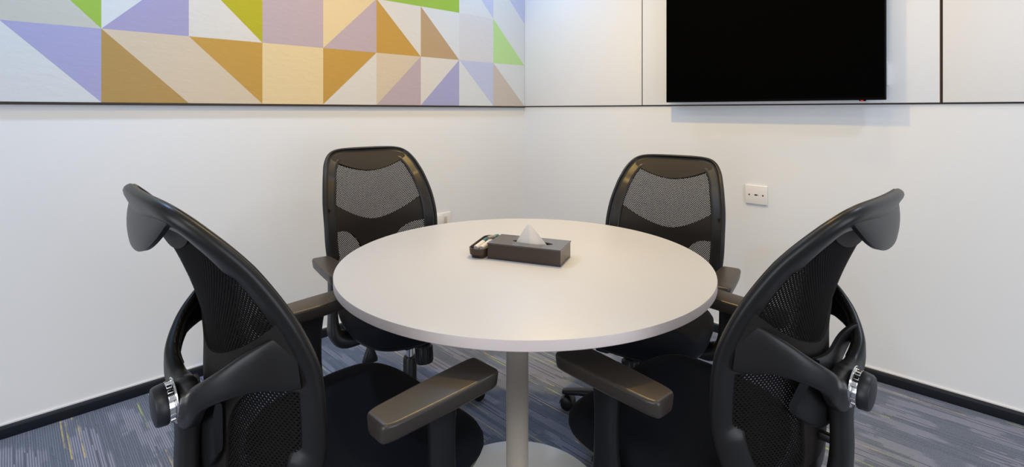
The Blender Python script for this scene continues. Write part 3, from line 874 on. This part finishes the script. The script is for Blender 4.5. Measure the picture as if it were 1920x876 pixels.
        lathe(bm, [(0, 0.040), (0.008, 0.040), (0.008, 0.066), (0, 0.066)], 14, mtx=K)
        rg = []
        for j in range(13):
            t = PI * j / 12
            rg.append([K @ Vector((-0.004 + rr_ * math.cos(t), yy, 0.026 + rr_ * math.sin(t))) for rr_, yy in ((0.0275, -0.026), (0.0275, 0.026), (0.0300, 0.020), (0.0300, -0.020))])
        loft(bm, rg)
        cs = link('caster', bm, M['plastic'], hub, angle=50)
        for sy in (-1, 1):
            bm = new(); lathe(bm, [(0, -0.009), (0.020, -0.009), (0.025, -0.006), (0.0255, 0.0), (0.025, 0.006), (0.020, 0.009), (0, 0.009)], 28, mtx=K @ Matrix.Translation((-0.004, sy * 0.0135, 0.0257)) @ Matrix.Rotation(PI / 2, 4, 'X'))
            link('wheel', bm, M['plastic'], cs, angle=40)
    return ch

KIDS = {}
def copy_tree(o, parent=None):
    c = o.copy(); C.collection.objects.link(c)
    if parent: c.parent = parent
    for k in [x for x in list(C.collection.objects) if x.parent == o]: copy_tree(k, c)
    return c
proto = build_chair('')
def place(ch, x, y, yaw, label, base_rot=0.0, pad_dz=0.0, seat_dz=0.0):
    """seat_dz: how far the gas lift of this chair is let down"""
    ch.location = (x, y, 0); ch.rotation_euler = (0, 0, yaw); ch['label'] = label
    for k in [x for x in C.collection.objects if x.parent == ch]:
        if k.name.startswith('star_base'): k.rotation_euler = (0, 0, base_rot)
        elif k.name.startswith('gas_lift'): pass
        else: k.location.z = seat_dz
        if k.name.startswith('lumbar_pad'): k.location.z = pad_dz + seat_dz
    return ch
def yaw(fx, fy): return math.atan2(-fx, fy)      # local +y looks along (fx, fy)
def deg(a): return math.radians(a - 90)
c2, c3, c4 = copy_tree(proto), copy_tree(proto), copy_tree(proto)
for k in [x for x in C.collection.objects if x.parent == c2 and x.name.startswith('lumbar_pad')]:
    bpy.data.objects.remove(k)
lumbar(c2, 0.120, 0.030)
place(proto, -0.3250, 1.1560, deg(45.5), 'black mesh office chair at the front left of the table, seen from behind', 0.3, -0.05)
place(c2, 0.4030, 1.2520, deg(131.3), 'black mesh office chair at the front right of the table, seen from behind', 0.1, 0.0, -0.021)
place(c3, -0.395, 1.920, yaw(0.61, -0.79), 'black mesh office chair behind the table on the left, facing the camera', 0.5, 0, -0.03)
place(c4, 0.494, 1.890, yaw(-0.56, -0.83), 'black mesh office chair behind the table on the right, facing the camera', 0.2, 0, -0.066)

# ------------------------------------------------------------------ ceiling lights
def area(parent, size, col, watts, shape='DISK', spread=None):
    l = bpy.data.lights.new('lamp_light', 'AREA'); l.shape = shape; l.size = size; l.color = col; l.energy = watts
    if spread: l.spread = math.radians(spread)
    o = bpy.data.objects.new('lamp_light', l); C.collection.objects.link(o); o.parent = parent
    o.location = (0, 0, -0.006)
    return o
for i, (pos, r, pw) in enumerate(DOWN):
    col = [v / max(pw) for v in pw]
    t = thing('ceiling_downlight', 'round recessed ceiling downlight', 'ceiling light', (pos.x, pos.y, CEIL), 0, 'recessed ceiling downlights')
    bm = new(); lathe(bm, [(r, 0.0), (r + 0.015, 0.0), (r + 0.014, -0.004), (r, -0.005)], 40); link('lamp_ring', bm, M['white'], t)
    bm = new(); lathe(bm, [(0, -0.001), (r, -0.001), (r, -0.003), (0, -0.003)], 40); link('diffuser', bm, emis('downlight_glow_%d' % i, col, 3.0), t)
    area(t, r * 1.8, col, max(pw), 'DISK', 153)
for i, (x, y, pw) in enumerate(FILL_PANELS):
    col = [v / max(pw) for v in pw]
    t = thing('ceiling_panel_light', 'square ceiling light panel', 'ceiling light', (x, y, CEIL))
    bm = new(); box(bm, (0, 0, -0.004), (0.31, 0.31, 0.004), bev=0.001); link('lamp_frame', bm, M['white'], t)
    bm = new(); box(bm, (0, 0, -0.0085), (0.29, 0.29, 0.0008)); link('diffuser', bm, emis('panel_glow_%d' % i, col, 3.0), t)
    l = area(t, 0.56, col, max(pw), 'SQUARE'); l.location.z = -0.012
